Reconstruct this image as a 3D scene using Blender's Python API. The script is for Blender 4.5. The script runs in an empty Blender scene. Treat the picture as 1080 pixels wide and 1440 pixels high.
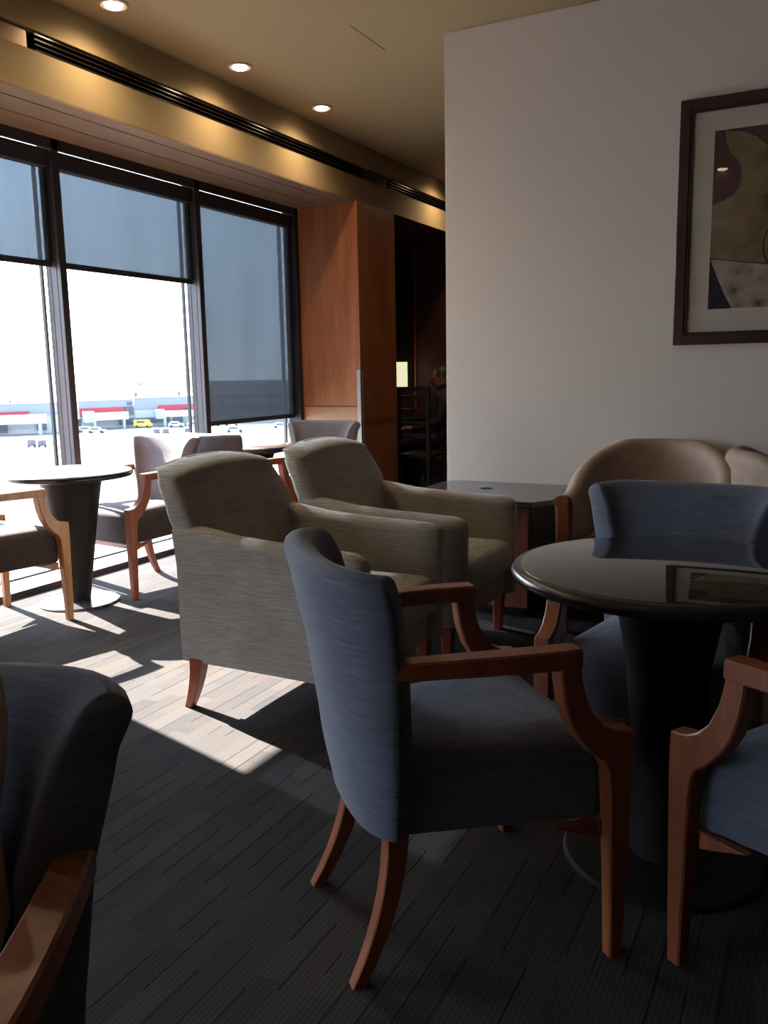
import bpy, math, random
from mathutils import Vector, Matrix
random.seed(7)
C = bpy.context.scene.collection
PI = math.pi
H_EYE = 1.25

# ------------------------------------------------------------------ materials
def new_mat(name):
    m = bpy.data.materials.new(name); m.use_nodes = True
    nt = m.node_tree; b = nt.nodes['Principled BSDF']
    return m, nt, b
def lk(nt, a, b): nt.links.new(a, b)
def coords(nt, scale=(1, 1, 1), rot=(0, 0, 0), loc=(0, 0, 0)):
    tc = nt.nodes.new('ShaderNodeTexCoord'); mp = nt.nodes.new('ShaderNodeMapping')
    mp.inputs['Scale'].default_value = scale; mp.inputs['Rotation'].default_value = rot; mp.inputs['Location'].default_value = loc
    lk(nt, tc.outputs['Object'], mp.inputs['Vector']); return mp.outputs['Vector']
def noise(nt, vec, scale, detail=3, rough=.55):
    n = nt.nodes.new('ShaderNodeTexNoise'); n.inputs['Scale'].default_value = scale
    n.inputs['Detail'].default_value = detail; n.inputs['Roughness'].default_value = rough
    lk(nt, vec, n.inputs['Vector']); return n.outputs['Fac']
def ramp(nt, fac, stops):
    r = nt.nodes.new('ShaderNodeValToRGB'); e = r.color_ramp.elements
    while len(e) < len(stops): e.new(.5)
    for k, (p, c) in enumerate(stops):
        e[k].position = p; e[k].color = (*c, 1)
    lk(nt, fac, r.inputs['Fac']); return r.outputs['Color']
def bump(nt, b, h, strength=.3, dist=.002):
    n = nt.nodes.new('ShaderNodeBump'); n.inputs['Strength'].default_value = strength; n.inputs['Distance'].default_value = dist
    lk(nt, h, n.inputs['Height']); lk(nt, n.outputs['Normal'], b.inputs['Normal'])
def mixc(nt, fac, a, b_, mode='MIX'):
    m = nt.nodes.new('ShaderNodeMix'); m.data_type = 'RGBA'; m.blend_type = mode
    for i, v in ((0, fac), (6, a), (7, b_)):
        if hasattr(v, 'links'): lk(nt, v, m.inputs[i])
        elif i == 0: m.inputs[0].default_value = v
        else: m.inputs[i].default_value = (*v, 1)
    return m.outputs[2]
def plain(name, col, rough=.6, metal=0, var=.12, nscale=6, coat=0, spec=.5):
    m, nt, b = new_mat(name)
    v = coords(nt); n = noise(nt, v, nscale, 4)
    lo = tuple(c * (1 - var) for c in col); hi = tuple(min(1, c * (1 + var)) for c in col)
    lk(nt, ramp(nt, n, [(.3, lo), (.7, hi)]), b.inputs['Base Color'])
    b.inputs['Roughness'].default_value = rough; b.inputs['Metallic'].default_value = metal
    b.inputs['Coat Weight'].default_value = coat; b.inputs['Specular IOR Level'].default_value = spec
    if coat: b.inputs['Coat Roughness'].default_value = .08
    return m
def fabric(name, dark, light, stripe=260, weave=900, vert=False, rough=.95, contrast=1.0):
    """woven cloth with fine uneven cross-wise ribs"""
    m, nt, b = new_mat(name)
    sc = (stripe*.04, stripe*.04, stripe) if not vert else (stripe, stripe, stripe*.04)
    n1 = noise(nt, coords(nt, scale=sc), 1.0, 4, .65)
    n2 = noise(nt, coords(nt), 5, 3)
    c1 = ramp(nt, n1, [(.5-.16/contrast, dark), (.5+.16/contrast, light)])
    c2 = ramp(nt, n2, [(.3, (.85, .85, .85)), (.7, (1.08, 1.08, 1.08))])
    lk(nt, mixc(nt, 1.0, c1, c2, 'MULTIPLY'), b.inputs['Base Color'])
    b.inputs['Roughness'].default_value = rough; b.inputs['Specular IOR Level'].default_value = .15
    b.inputs['Sheen Weight'].default_value = .15; b.inputs['Sheen Roughness'].default_value = .5
    bump(nt, b, n1, .5, .0015)
    return m
def wood(name, dark, light, rough=.35, axis='Z', coat=.25, freq=1.0):
    m, nt, b = new_mat(name)
    s = {'Z': (14, 14, 1.3), 'X': (1.3, 14, 14), 'Y': (14, 1.3, 14)}[axis]
    s = tuple(q*freq for q in s)
    n1 = noise(nt, coords(nt, scale=s), 2.0, 5, .6)
    n2 = noise(nt, coords(nt, scale=tuple(q*6 for q in s)), 3.0, 2, .5)
    c1 = ramp(nt, n1, [(.32, dark), (.68, light)])
    c2 = ramp(nt, n2, [(.35, (.90, .88, .86)), (.65, (1.03, 1.03, 1.03))])
    lk(nt, mixc(nt, 1.0, c1, c2, 'MULTIPLY'), b.inputs['Base Color'])
    b.inputs['Roughness'].default_value = rough; b.inputs['Coat Weight'].default_value = coat; b.inputs['Coat Roughness'].default_value = .2
    return m

M = {}
M['blue'] = fabric('blue_grey_wool', (.070, .083, .122), (.125, .146, .205), 300, contrast=.8)
M['taupe'] = fabric('taupe_grey_wool', (.10, .086, .090), (.16, .142, .148), 300, contrast=.8)
M['taupe_seat'] = plain('dark_seat_cloth', (.055, .042, .038), .85, var=.15, nscale=30, spec=.2)
M['beige'] = fabric('beige_ribbed_cloth', (.24, .228, .208), (.42, .40, .365), 330, contrast=.9)
M['tub'] = plain('brown_tub_cloth', (.29, .215, .165), .62, var=.12, nscale=12, spec=.35)
M['piping'] = plain('dark_piping', (.02, .025, .045), .8)
M['cherry'] = wood('cherry_wood', (.155, .040, .016), (.25, .078, .030), .45, coat=.06)
M['oak'] = wood('honey_wood', (.34, .14, .045), (.52, .25, .09))
M['redwood'] = wood('red_chair_wood', (.20, .045, .018), (.33, .085, .03))
M['panel'] = wood('column_veneer', (.26, .088, .028), (.38, .145, .048), .38, coat=.15, freq=.5)
M['panel_low'] = wood('column_veneer_cross_sunlit', (.30, .135, .055), (.44, .21, .09), .3, 'X', .3, freq=.35)  # cross-grain veneer, paler to carry reflected sunlight in its colour
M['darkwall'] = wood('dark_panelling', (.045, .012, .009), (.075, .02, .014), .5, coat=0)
M['cabinet'] = wood('cabinet_veneer', (.15, .035, .018), (.24, .06, .03), .4)
M['black'] = plain('black_laminate', (.012, .012, .014), .28, var=.1)
M['black_matte'] = plain('black_metal', (.008, .008, .009), .55, var=.15, spec=.25)
M['black_gloss'] = plain('black_polished_top', (.020, .019, .018), .03, var=.05, coat=.35)
M['black_gloss'].node_tree.nodes['Principled BSDF'].inputs['Coat Roughness'].default_value = 0
M['laminate'] = wood('table_laminate', (.42, .22, .12), (.55, .32, .18), .28, 'X', .3, freq=.5)
M['cabtop'] = plain('dark_grey_laminate', (.045, .045, .052), .2, var=.08, coat=.4)
M['steel'] = plain('base_steel', (.10, .10, .115), .22, metal=.7)
M['chrome'] = plain('brushed_guard', (.36, .36, .36), .45, metal=.3, var=.05)
M['shade_grey'] = plain('mullion_aluminium', (.085, .083, .098), .5, metal=.35, var=.08, nscale=20)
M['frame_dark'] = plain('window_frame_dark', (.016, .015, .020), .5, var=.1)
M['whitewall'] = plain('white_paint', (.66, .645, .62), .88, var=.012, nscale=2, spec=.2)
M['ceiling'] = plain('ceiling_paint', (.34, .275, .16), .9, var=.02, nscale=1.2, spec=.2)
M['fascia'] = plain('fascia_paint', (.30, .22, .12), .85, var=.02, nscale=1.2, spec=.2)
M['soffit'] = plain('soffit_slats', (.185, .125, .078), .7, var=.05, nscale=2)
M['groove'] = plain('groove_dark', (.05, .03, .022), .8)
M['slot'] = plain('slot_diffuser', (.02, .016, .014), .18, metal=.5, var=.1)
M['slotplate'] = plain('slot_plate', (.17, .115, .085), .3, metal=.8, var=.1)
M['frame_wood'] = wood('picture_frame_wood', (.026, .008, .008), (.045, .014, .014), .35)
M['mat'] = plain('picture_mount', (.62, .60, .54), .9, var=.01)
M['innerfillet'] = plain('frame_fillet', (.01, .008, .01), .4)
M['wine'] = plain('print_burgundy', (.095, .035, .045), .8, var=.2, nscale=8)
M['navy'] = plain('print_navy', (.018, .02, .038), .8, var=.15)
M['ink'] = plain('print_ink', (.05, .035, .03), .8)
M['rim'] = plain('lamp_trim', (.40, .33, .27), .4, metal=.2, var=.05)
M['jacket'] = plain('khaki_cloth', (.36, .285, .225), .9, var=.15, nscale=25, spec=.15)
M['skin'] = plain('skin', (.35, .16, .11), .6, var=.06)
M['hair'] = plain('dark_hair', (.03, .02, .018), .6)
M['shirt'] = plain('dark_clothing', (.02, .022, .03), .9)
M['rubber'] = plain('tyre_rubber', (.05, .05, .055), .8)
M['tree'] = plain('hazed_tree_foliage', (.36, .42, .38), .9, var=.3, nscale=1)  # foliage paled so that its colour stands in for distance haze
M['trunk'] = plain('tree_bark', (.12, .09, .07), .9)
M['concrete'] = plain('apron_concrete', (.17, .165, .165), .9, var=.06, nscale=.05, spec=.2)
M['facade'] = plain('terminal_cladding', (.20, .235, .30), .7, var=.05, nscale=.1)
M['facade_light'] = plain('terminal_pale_wall', (.36, .40, .42), .7, var=.05, nscale=.1)
M['red'] = plain('terminal_red_band', (.36, .035, .055), .6, var=.08, nscale=.2)
M['glazing'] = plain('terminal_dark_glazing', (.05, .07, .10), .3, var=.2, nscale=.3)
M['white'] = plain('white_vehicle_paint', (.36, .38, .40), .4, var=.05)
M['yellow'] = plain('yellow_vehicle_paint', (.52, .50, .06), .4, var=.05)
M['teal'] = plain('pale_blue_paint', (.28, .36, .42), .5, var=.1)
M['cartgrey'] = plain('cart_grey', (.10, .095, .13), .6, var=.2)

# carpet: narrow ribbed planks, laid along the window wall
def carpet():
    m, nt, b = new_mat('ribbed_plank_carpet')
    br = nt.nodes.new('ShaderNodeTexBrick')
    br.offset = .37; br.offset_frequency = 2; br.squash = 1.3; br.squash_frequency = 3
    br.inputs['Color1'].default_value = (.034, .032, .033, 1); br.inputs['Color2'].default_value = (.047, .043, .042, 1)
    br.inputs['Mortar'].default_value = (.11, .10, .09, 1)
    br.inputs['Scale'].default_value = 1; br.inputs['Mortar Size'].default_value = 0
    br.inputs['Brick Width'].default_value = .30; br.inputs['Row Height'].default_value = .0625
    lk(nt, coords(nt, rot=(0, 0, PI/2)), br.inputs['Vector'])
    # dark grooves along the planks, broken into lengths
    vv = coords(nt); sp = nt.nodes.new('ShaderNodeSeparateXYZ'); lk(nt, vv, sp.inputs[0])
    def math_(op, a, b_=None):
        n = nt.nodes.new('ShaderNodeMath'); n.operation = op
        for i, q in enumerate((a, b_)):
            if q is None: continue
            if hasattr(q, 'links'): lk(nt, q, n.inputs[i])
            else: n.inputs[i].default_value = q
        return n.outputs[0]
    row = math_('DIVIDE', sp.outputs['X'], .0625)
    fr_ = math_('FRACT', row); idx = math_('FLOOR', row)
    ln = math_('LESS_THAN', fr_, .075)
    cb = nt.nodes.new('ShaderNodeCombineXYZ'); lk(nt, math_('MULTIPLY', idx, 7.31), cb.inputs[0]); lk(nt, math_('MULTIPLY', sp.outputs['Y'], 2.6), cb.inputs[1])
    brk = math_('GREATER_THAN', noise(nt, cb.outputs[0], 1.0, 1, .4), .47)
    groove = math_('MULTIPLY', ln, brk)
    cb2 = nt.nodes.new('ShaderNodeCombineXYZ'); lk(nt, math_('MULTIPLY', idx, 3.17), cb2.inputs[0]); lk(nt, math_('FLOOR', math_('MULTIPLY', math_('ADD', sp.outputs['Y'], math_('MULTIPLY', idx, .131)), 3.1)), cb2.inputs[1])
    wn = nt.nodes.new('ShaderNodeTexWhiteNoise'); wn.noise_dimensions = '2D'; lk(nt, cb2.outputs[0], wn.inputs['Vector'])
    tint = ramp(nt, wn.outputs['Value'], [(0, (.86, .89, .93)), (.55, (1.0, 1.0, 1.0)), (.88, (1.05, 1.02, 1.0)), (.92, (1.10, 1.0, .92)), (1, (1.14, 1.02, .93))])
    fine = ramp(nt, noise(nt, coords(nt), 300, 3, .8), [(.32, (.5, .5, .5)), (.68, (1.4, 1.4, 1.4))])
    wv = nt.nodes.new('ShaderNodeTexWave'); wv.wave_type = 'BANDS'; wv.bands_direction = 'X'
    wv.inputs['Scale'].default_value = 27; wv.inputs['Distortion'].default_value = .35; wv.inputs['Detail'].default_value = 1
    wv.inputs['Detail Scale'].default_value = 3
    lk(nt, coords(nt), wv.inputs['Vector'])
    ribm = ramp(nt, wv.outputs['Fac'], [(0, (.80, .80, .80)), (1, (1.12, 1.12, 1.12))])
    c = mixc(nt, 1.0, br.outputs['Color'], tint, 'MULTIPLY')
    c = mixc(nt, 1.0, c, fine, 'MULTIPLY'); c = mixc(nt, 1.0, c, ribm, 'MULTIPLY'); c = mixc(nt, groove, c, (.016, .014, .014))
    lk(nt, c, b.inputs['Base Color'])
    b.inputs['Roughness'].default_value = 1; b.inputs['Specular IOR Level'].default_value = .05
    bump(nt, b, c, .6, .003)
    return m
M['carpet'] = carpet()

def blind_mat():
    m = bpy.data.materials.new('roller_screen_fabric'); m.use_nodes = True; nt = m.node_tree; nt.nodes.clear()
    out = nt.nodes.new('ShaderNodeOutputMaterial')
    tr = nt.nodes.new('ShaderNodeBsdfTransparent'); tl = nt.nodes.new('ShaderNodeBsdfTranslucent'); df = nt.nodes.new('ShaderNodeBsdfDiffuse')
    n = noise(nt, coords(nt, scale=(9, 9, .7)), 1.2, 3)
    c = ramp(nt, n, [(.3, (.138, .157, .174)), (.7, (.158, .179, .198))])
    lk(nt, c, tr.inputs['Color'])
    tl.inputs['Color'].default_value = (.004, .005, .006, 1); df.inputs['Color'].default_value = (.07, .075, .085, 1)
    a = nt.nodes.new('ShaderNodeAddShader'); lk(nt, tr.outputs[0], a.inputs[0]); lk(nt, tl.outputs[0], a.inputs[1])
    a2 = nt.nodes.new('ShaderNodeAddShader'); lk(nt, a.outputs[0], a2.inputs[0]); lk(nt, df.outputs[0], a2.inputs[1])
    lk(nt, a2.outputs[0], out.inputs['Surface'])
    return m
M['blind'] = blind_mat()
def glass_mat(name, tint=.95, refl=.025, rough=0.0):
    m = bpy.data.materials.new(name); m.use_nodes = True; nt = m.node_tree; nt.nodes.clear()
    out = nt.nodes.new('ShaderNodeOutputMaterial'); tr = nt.nodes.new('ShaderNodeBsdfTransparent'); gl = nt.nodes.new('ShaderNodeBsdfGlossy')
    tr.inputs['Color'].default_value = (tint, tint, tint, 1); gl.inputs['Roughness'].default_value = rough
    lw = nt.nodes.new('ShaderNodeLayerWeight'); pw = nt.nodes.new('ShaderNodeMath'); pw.operation = 'POWER'; pw.inputs[1].default_value = 5
    lk(nt, lw.outputs['Facing'], pw.inputs[0])
    ma = nt.nodes.new('ShaderNodeMath'); ma.operation = 'MULTIPLY_ADD'; ma.inputs[1].default_value = .9; ma.inputs[2].default_value = refl
    lk(nt, pw.outputs[0], ma.inputs[0])
    mx = nt.nodes.new('ShaderNodeMixShader'); lk(nt, ma.outputs[0], mx.inputs[0])
    lk(nt, tr.outputs[0], mx.inputs[1]); lk(nt, gl.outputs[0], mx.inputs[2]); lk(nt, mx.outputs[0], out.inputs['Surface'])
    return m
M['glass'] = glass_mat('window_glass'); M['picglass'] = glass_mat('picture_glass', .97)
def emit(name, col, s):
    m = bpy.data.materials.new(name); m.use_nodes = True; nt = m.node_tree; nt.nodes.clear()
    out = nt.nodes.new('ShaderNodeOutputMaterial'); e = nt.nodes.new('ShaderNodeEmission')
    e.inputs['Color'].default_value = (*col, 1); e.inputs['Strength'].default_value = s
    lk(nt, e.outputs[0], out.inputs['Surface']); return m
M['lamp'] = emit('lamp_lens_glow', (1, .80, .55), 9)
M['lampshade'] = emit('lampshade_glow', (1, .92, .60), .62)
def print_mat():
    m, nt, b = new_mat('print_ochre_wash')
    n1 = noise(nt, coords(nt), 5, 5, .65)
    c = ramp(nt, n1, [(.30, (.07, .052, .028)), (.45, (.20, .15, .07)), (.58, (.24, .19, .115)), (.75, (.36, .31, .22))])
    lk(nt, c, b.inputs['Base Color']); b.inputs['Roughness'].default_value = .85; return m
def print_low():
    m, nt, b = new_mat('print_pale_spotted')
    n1 = noise(nt, coords(nt, loc=(3, 1, 2)), 11, 3, .5)
    c = ramp(nt, n1, [(.28, (.10, .09, .06)), (.40, (.30, .26, .19)), (.55, (.42, .39, .33)), (.8, (.46, .44, .40))])
    lk(nt, c, b.inputs['Base Color']); b.inputs['Roughness'].default_value = .85; return m
M['print'] = print_mat(); M['print_low'] = print_low()

# ------------------------------------------------------------------ mesh helpers
class MB:
    def __init__(s): s.v = []; s.f = []
    def add(s, vs, fs):
        o = len(s.v); s.v += [tuple(p) for p in vs]; s.f += [tuple(i+o for i in f) for f in fs]; return s
    def box(s, x0, x1, y0, y1, z0, z1):
        v = [(x, y, z) for z in (z0, z1) for y in (y0, y1) for x in (x0, x1)]
        return s.add(v, [(0, 2, 3, 1), (4, 5, 7, 6), (0, 1, 5, 4), (2, 6, 7, 3), (0, 4, 6, 2), (1, 3, 7, 5)])
    def loft(s, rings, cap=True, closed=True):
        n = len(rings[0]); vs = [p for r in rings for p in r]; fs = []
        for i in range(len(rings)-1):
            for j in range(n if closed else n-1):
                k = (j+1) % n
                fs.append((i*n+j, i*n+k, (i+1)*n+k, (i+1)*n+j))
        if cap:
            fs.append(tuple(reversed(range(n)))); fs.append(tuple((len(rings)-1)*n+j for j in range(n)))
        return s.add(vs, fs)
    def tube(s, pts, r, n=8, cap=True):
        pts = [Vector(p) for p in pts]; rs = r if isinstance(r, (list, tuple)) else [r]*len(pts); rings = []
        up = None
        for i, p in enumerate(pts):
            d = (pts[min(i+1, len(pts)-1)] - pts[max(i-1, 0)]).normalized()
            if up is None: up = Vector((0, 0, 1)) if abs(d.z) < .9 else Vector((1, 0, 0))
            a = d.cross(up).normalized(); up = a.cross(d).normalized()
            rings.append([p + (a*math.cos(t) + up*math.sin(t))*rs[i] for t in [2*PI*k/n for k in range(n)]])
        return s.loft(rings, cap)
    def lathe(s, prof, n=48, c=(0, 0, 0)):
        return s.loft([[(c[0]+r*math.cos(2*PI*k/n), c[1]+r*math.sin(2*PI*k/n), c[2]+z) for k in range(n)] for r, z in prof])
def obj(name, mb, mat, parent=None, bevel=0, sub=0, smooth=True, seg=2, angle=40):
    me = bpy.data.meshes.new(name); me.from_pydata(mb.v, [], mb.f); me.update()
    import bmesh
    bm = bmesh.new(); bm.from_mesh(me); bmesh.ops.recalc_face_normals(bm, faces=bm.faces); bm.to_mesh(me); bm.free()
    o = bpy.data.objects.new(name, me); C.objects.link(o)
    me.materials.append(M[mat] if isinstance(mat, str) else mat)
    if smooth:
        for p in me.polygons: p.use_smooth = True
        me.set_sharp_from_angle(angle=math.radians(angle))
    if bevel:
        b = o.modifiers.new('bevel', 'BEVEL'); b.width = bevel; b.segments = seg; b.limit_method = 'ANGLE'; b.angle_limit = math.radians(35)
    if sub:
        b = o.modifiers.new('sub', 'SUBSURF'); b.levels = sub; b.render_levels = sub
    if parent: o.parent = parent
    return o
def thing(name, label, cat, loc=(0, 0, 0), rz=0, group=None):
    o = bpy.data.objects.new(name, None); C.objects.link(o); o.empty_display_size = .1
    o.location = loc; o.rotation_euler = (0, 0, rz); o['label'] = label; o['category'] = cat
    if group: o['group'] = group
    return o
def tag(o, label, cat, group=None, kind=None):
    o['label'] = label; o['category'] = cat
    if group: o['group'] = group
    if kind: o['kind'] = kind
    return o
def struct(name, mb, mat, parent=None, label=None, cat=None, **k):
    o = obj(name, mb, mat, parent, **k)
    if not parent:
        o['kind'] = 'structure'
        if label: o['label'] = label; o['category'] = cat
    return o
def kids(o): return [c for c in bpy.data.objects if c.parent == o]
def dup(root, loc, rz, label, group=None):
    r = root.copy(); C.objects.link(r); r.location = loc; r.rotation_euler = (0, 0, rz); r['label'] = label
    if group: r['group'] = group
    def rec(src, dst):
        for c in kids(src):
            n = c.copy(); C.objects.link(n); n.parent = dst; rec(c, n)
    rec(root, r); return r
def lerp(a, b, t): return a+(b-a)*t
def interp(tab, z):
    if z <= tab[0][0]: return tab[0][1]
    for (z0, a), (z1, b) in zip(tab, tab[1:]):
        if z <= z1:
            t = (z-z0)/(z1-z0); t = t*t*(3-2*t)*.5+t*.5
            return a+(b-a)*t
    return tab[-1][1]

# ------------------------------------------------------------------ room constants
XW = -4.07      # inner face of window mullions
YW = 4.69       # white wall
ZC = 3.08       # ceiling
ZS = 2.62       # window head / soffit
XF = -3.52      # fascia plane
XR, YB, YF = 3.4, -3.0, 11.5

# floor, ceilings
struct('floor', MB().box(-4.42, XR, YB, YF, -.1, 0), 'carpet', smooth=False)
cm = MB().box(XF, XR, YB, YF, ZC, ZC+.1)
struct('ceiling', cm, 'ceiling', smooth=False)
cp = MB()
for a in ((-2.62, 4.2, -2.0, 4.204), (-2.62, 4.2, -2.616, 4.6)): pass
q = MB().box(-2.02-.38, -2.02-.376, 4.35, 4.75, ZC-.0015, ZC+.002)
struct('trim_1', q, 'groove', smooth=False)
# fascia with slot diffuser
struct('trim_2', MB().box(XF-.02, XF, YB, YF, ZS, 2.812).box(XF-.10, XF-.02, YB, YF, ZS+.05, 2.812), 'fascia', smooth=False)
struct('trim_3', MB().box(XF-.10, XF, YB, YF, 2.908, ZC+.1), 'fascia', smooth=False)
dif = thing('linear_air_diffuser', 'long dark slotted air diffuser set in the cream fascia above the windows', 'air vent', (XF, 0, 0))
obj('housing', MB().box(-.10, -.06, YB, YF, 2.812, 2.908), 'frame_dark', dif, smooth=False)
for k, z in enumerate((2.822, 2.846, 2.870, 2.894)):
    m = MB()
    for (a, b_) in ((3.22, 6.93), (8.0-1.0, YF)):
        m.box(-.055, -.008, a, b_, z-.0035, z+.0035)
    m.box(-.055, -.008, YB, 2.6, z-.0035, z+.0035)
    obj('blade', m, 'slot', dif, smooth=False)
obj('cover_plate', MB().box(-.06, -.02, 2.6, 3.18, 2.815, 2.905), 'slotplate', dif, smooth=False)
obj('cover_plate', MB().box(-.06, -.012, 6.55, 6.98, 2.815, 2.905), 'slot', dif, smooth=False)
# soffit over the windows: three boards with grooves
so = MB()
for a, b_ in ((-4.07, -3.847), (-3.837, -3.640), (-3.630, XF)):
    so.box(a, b_, YB, 6.38, ZS-.012, ZS)
struct('ceiling_soffit', so, 'soffit', smooth=False)
struct('ceiling_soffit_void', MB().box(-4.30, XF-.02, YB, 6.38, ZS, ZS+.04), 'groove', smooth=False)
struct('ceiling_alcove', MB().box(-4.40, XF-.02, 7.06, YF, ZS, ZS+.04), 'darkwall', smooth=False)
struct('ceiling_upper', MB().box(-4.40, XF-.1, YB, YF, ZC, ZC+.1), 'ceiling', smooth=False)

# walls
struct('wall_front', MB().box(-2.0, XR, YW, YW+.12, 0, ZC), 'whitewall', smooth=False, bevel=.004, label='white wall', cat='wall')
struct('baseboard_front', MB().box(-2.0, XR, YW-.012, YW, 0, .10), 'black_matte', smooth=False)
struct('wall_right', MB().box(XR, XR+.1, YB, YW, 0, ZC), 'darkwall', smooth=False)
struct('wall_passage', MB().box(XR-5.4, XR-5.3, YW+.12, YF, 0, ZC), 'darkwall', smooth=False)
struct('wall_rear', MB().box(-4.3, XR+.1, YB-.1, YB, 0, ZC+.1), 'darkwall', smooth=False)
struct('wall_left_pier', MB().box(-4.30, XW, .55, 2.745, 0, ZS), 'panel', smooth=False)
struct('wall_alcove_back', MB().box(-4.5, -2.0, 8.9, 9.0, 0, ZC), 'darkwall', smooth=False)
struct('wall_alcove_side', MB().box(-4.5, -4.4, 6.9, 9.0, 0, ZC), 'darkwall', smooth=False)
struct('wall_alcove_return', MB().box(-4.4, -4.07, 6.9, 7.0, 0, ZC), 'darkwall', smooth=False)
# dark glass panel on the alcove wall
struct('window_4', MB().box(-4.38, -4.18, 8.84, 8.90, 1.05, 2.5), 'black_gloss', smooth=False)
struct('trim_alcove', MB().box(-4.17, -4.15, 8.86, 8.90, 0, 2.62), 'redwood', smooth=False)

# wood clad column beyond the windows
col = struct('column', MB().box(XW, -3.5, 6.38, 7.06, 0, ZS), 'panel', smooth=False, label='wood veneered column beside the last window', cat='column')
struct('column_band', MB().box(XW+.005, -3.52, 6.372, 6.381, .84, .955), 'panel_low', col, smooth=False)  # rail band with the sun's reflection painted in as lighter wood
struct('column_band', MB().box(-3.501, -3.494, 6.42, 7.0, .84, .955), 'panel', col, smooth=False)
struct('column_joint', MB().box(XW+.005, -3.505, 6.3785, 6.381, .955, .961), 'groove', col, smooth=False)
cg = MB().box(-3.530, -3.490, 6.368, 6.374, 0, 1.262).box(-3.496, -3.490, 6.368, 6.41, 0, 1.262)
tag(obj('corner_guard', cg, 'chrome', smooth=False), 'pale grey metal corner guard on the lower edge of the wood column', 'corner guard')

# ------------------------------------------------------------------ window wall
XG = -4.20
bays = [(2.745, 3.775), (3.82, 5.048), (5.093, 6.33)]
bays_near = [(-2.95, -1.30), (-1.25, .50)]
blind_z = [1.925, 1.925, .895]
struct('trim_sill', MB().box(-4.30, XW, YB, 6.38, 0, .036), 'frame_dark', smooth=False)
struct('trim_outer_ledge', MB().box(-4.42, -4.40, YB, 6.38, .010, .024), 'frame_dark', smooth=False)
struct('trim_head', MB().box(-4.10, XW, YB, 6.38, 2.5505, ZS-.012), 'frame_dark', smooth=False)
def mullion(n, y0, y1, x0=-4.19):
    o = struct('trim_mullion_%d' % n, MB().box(x0, XW-.004, y0, y1, .036, ZS), 'shade_grey', smooth=False)
    struct('mullion_unlit_face', MB().box(XW-.006, XW, y0-.002, y1+.002, .036, ZS), 'frame_dark', o, smooth=False)  # room side coloured dark to imitate its unlit face
    g = MB()
    for x in (-4.155, -4.105): g.box(x, x+.003, y0-.002, y0+.001, .036, ZS)
    struct('mullion_flute', g, 'frame_dark', o, smooth=False)
    struct('mullion_guide', MB().box(-4.225, -4.205, y0-.022, y0-.006, .036, 2.56), 'frame_dark', o, smooth=False)
mullion(1, 3.775, 3.82); mullion(2, 5.048, 5.093); mullion(3, -1.30, -1.25)
struct('trim_jamb', MB().box(-4.19, XW, 6.33, 6.38, .036, ZS), 'frame_dark', smooth=False)
struct('trim_jamb_guide', MB().box(-4.225, -4.20, 6.285, 6.305, .036, 2.56), 'shade_grey', smooth=False)
for i, (a, b_) in enumerate(bays + bays_near):
    w = struct('window_%d' % (i+1 if i < 3 else i+2), MB().box(-4.212, -4.206, a-.03, b_+.03, .03, 2.62), 'glass', smooth=False)
lab = ['left roller blind half lowered, cut by the left photo edge', 'middle grey blue roller blind half lowered between the two mullions', 'right roller blind lowered almost to the sill beside the wood column',
       'unseen roller blind added to set the light, second window behind the camera', 'unseen roller blind added to set the light, window nearest the camera, left of the photo']
for i, ((a, b_), zb) in enumerate(zip(bays + bays_near, blind_z + [2.0, 1.8])):  # the last two blinds are unseen, added only to set the window light
    t = thing('roller_blind', lab[i], 'blind', (-4.14, (a+b_)/2, 0), 0, 'roller blinds at the windows')
    w = (b_-a)/2
    obj('fabric', MB().box(-.0008, .0008, -w+.003, w-.030, zb, 2.46), 'blind', t, smooth=False)
    obj('cassette', MB().box(-.012, .05, -w+.001, w-.001, 2.448, 2.548), 'frame_dark', t, bevel=.006)
    obj('bottom_bar', MB().box(-.009, .009, -w+.004, w-.004, zb-.034, zb+.002), 'frame_dark', t, bevel=.004)
    obj('side_channel', MB().box(-.012, .02, w-.034, w-.001, zb, 2.45), 'frame_dark', t, smooth=False)

# ------------------------------------------------------------------ blue dining armchair
def sq(v): return math.copysign(abs(v)**.45, v)
def ring_from_mid(us, yf, xf, hf, z, ht=1.0, cap=8):
    """closed loop around a curved wall of thickness 2h in plan"""
    mid = [Vector((xf(u), yf(u), 0)) for u in us]
    nrm = []
    for i in range(len(mid)):
        d = (mid[min(i+1, len(mid)-1)]-mid[max(i-1, 0)]).normalized(); nrm.append(Vector((-d.y, d.x, 0)))
    loop = []
    for i in range(len(mid)): loop.append(mid[i]-nrm[i]*hf(us[i])*ht)
    h = hf(us[-1])*ht; d = Vector((nrm[-1].y, -nrm[-1].x, 0))
    for k in range(1, cap):
        a = -PI/2+PI*k/cap; loop.append(mid[-1]+nrm[-1]*sq(math.sin(a))*h+d*sq(math.cos(a))*h*.5)
    for i in reversed(range(len(mid))): loop.append(mid[i]+nrm[i]*hf(us[i])*ht)
    h = hf(us[0])*ht; d = Vector((-nrm[0].y, nrm[0].x, 0))
    for k in range(1, cap):
        a = PI/2-PI*k/cap; loop.append(mid[0]+nrm[0]*sq(math.sin(a))*h+d*sq(math.cos(a))*h*.5)
    zz = z if callable(z) else (lambda x: z)
    return [(p.x, p.y, zz(p.x)) for p in loop]
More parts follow.
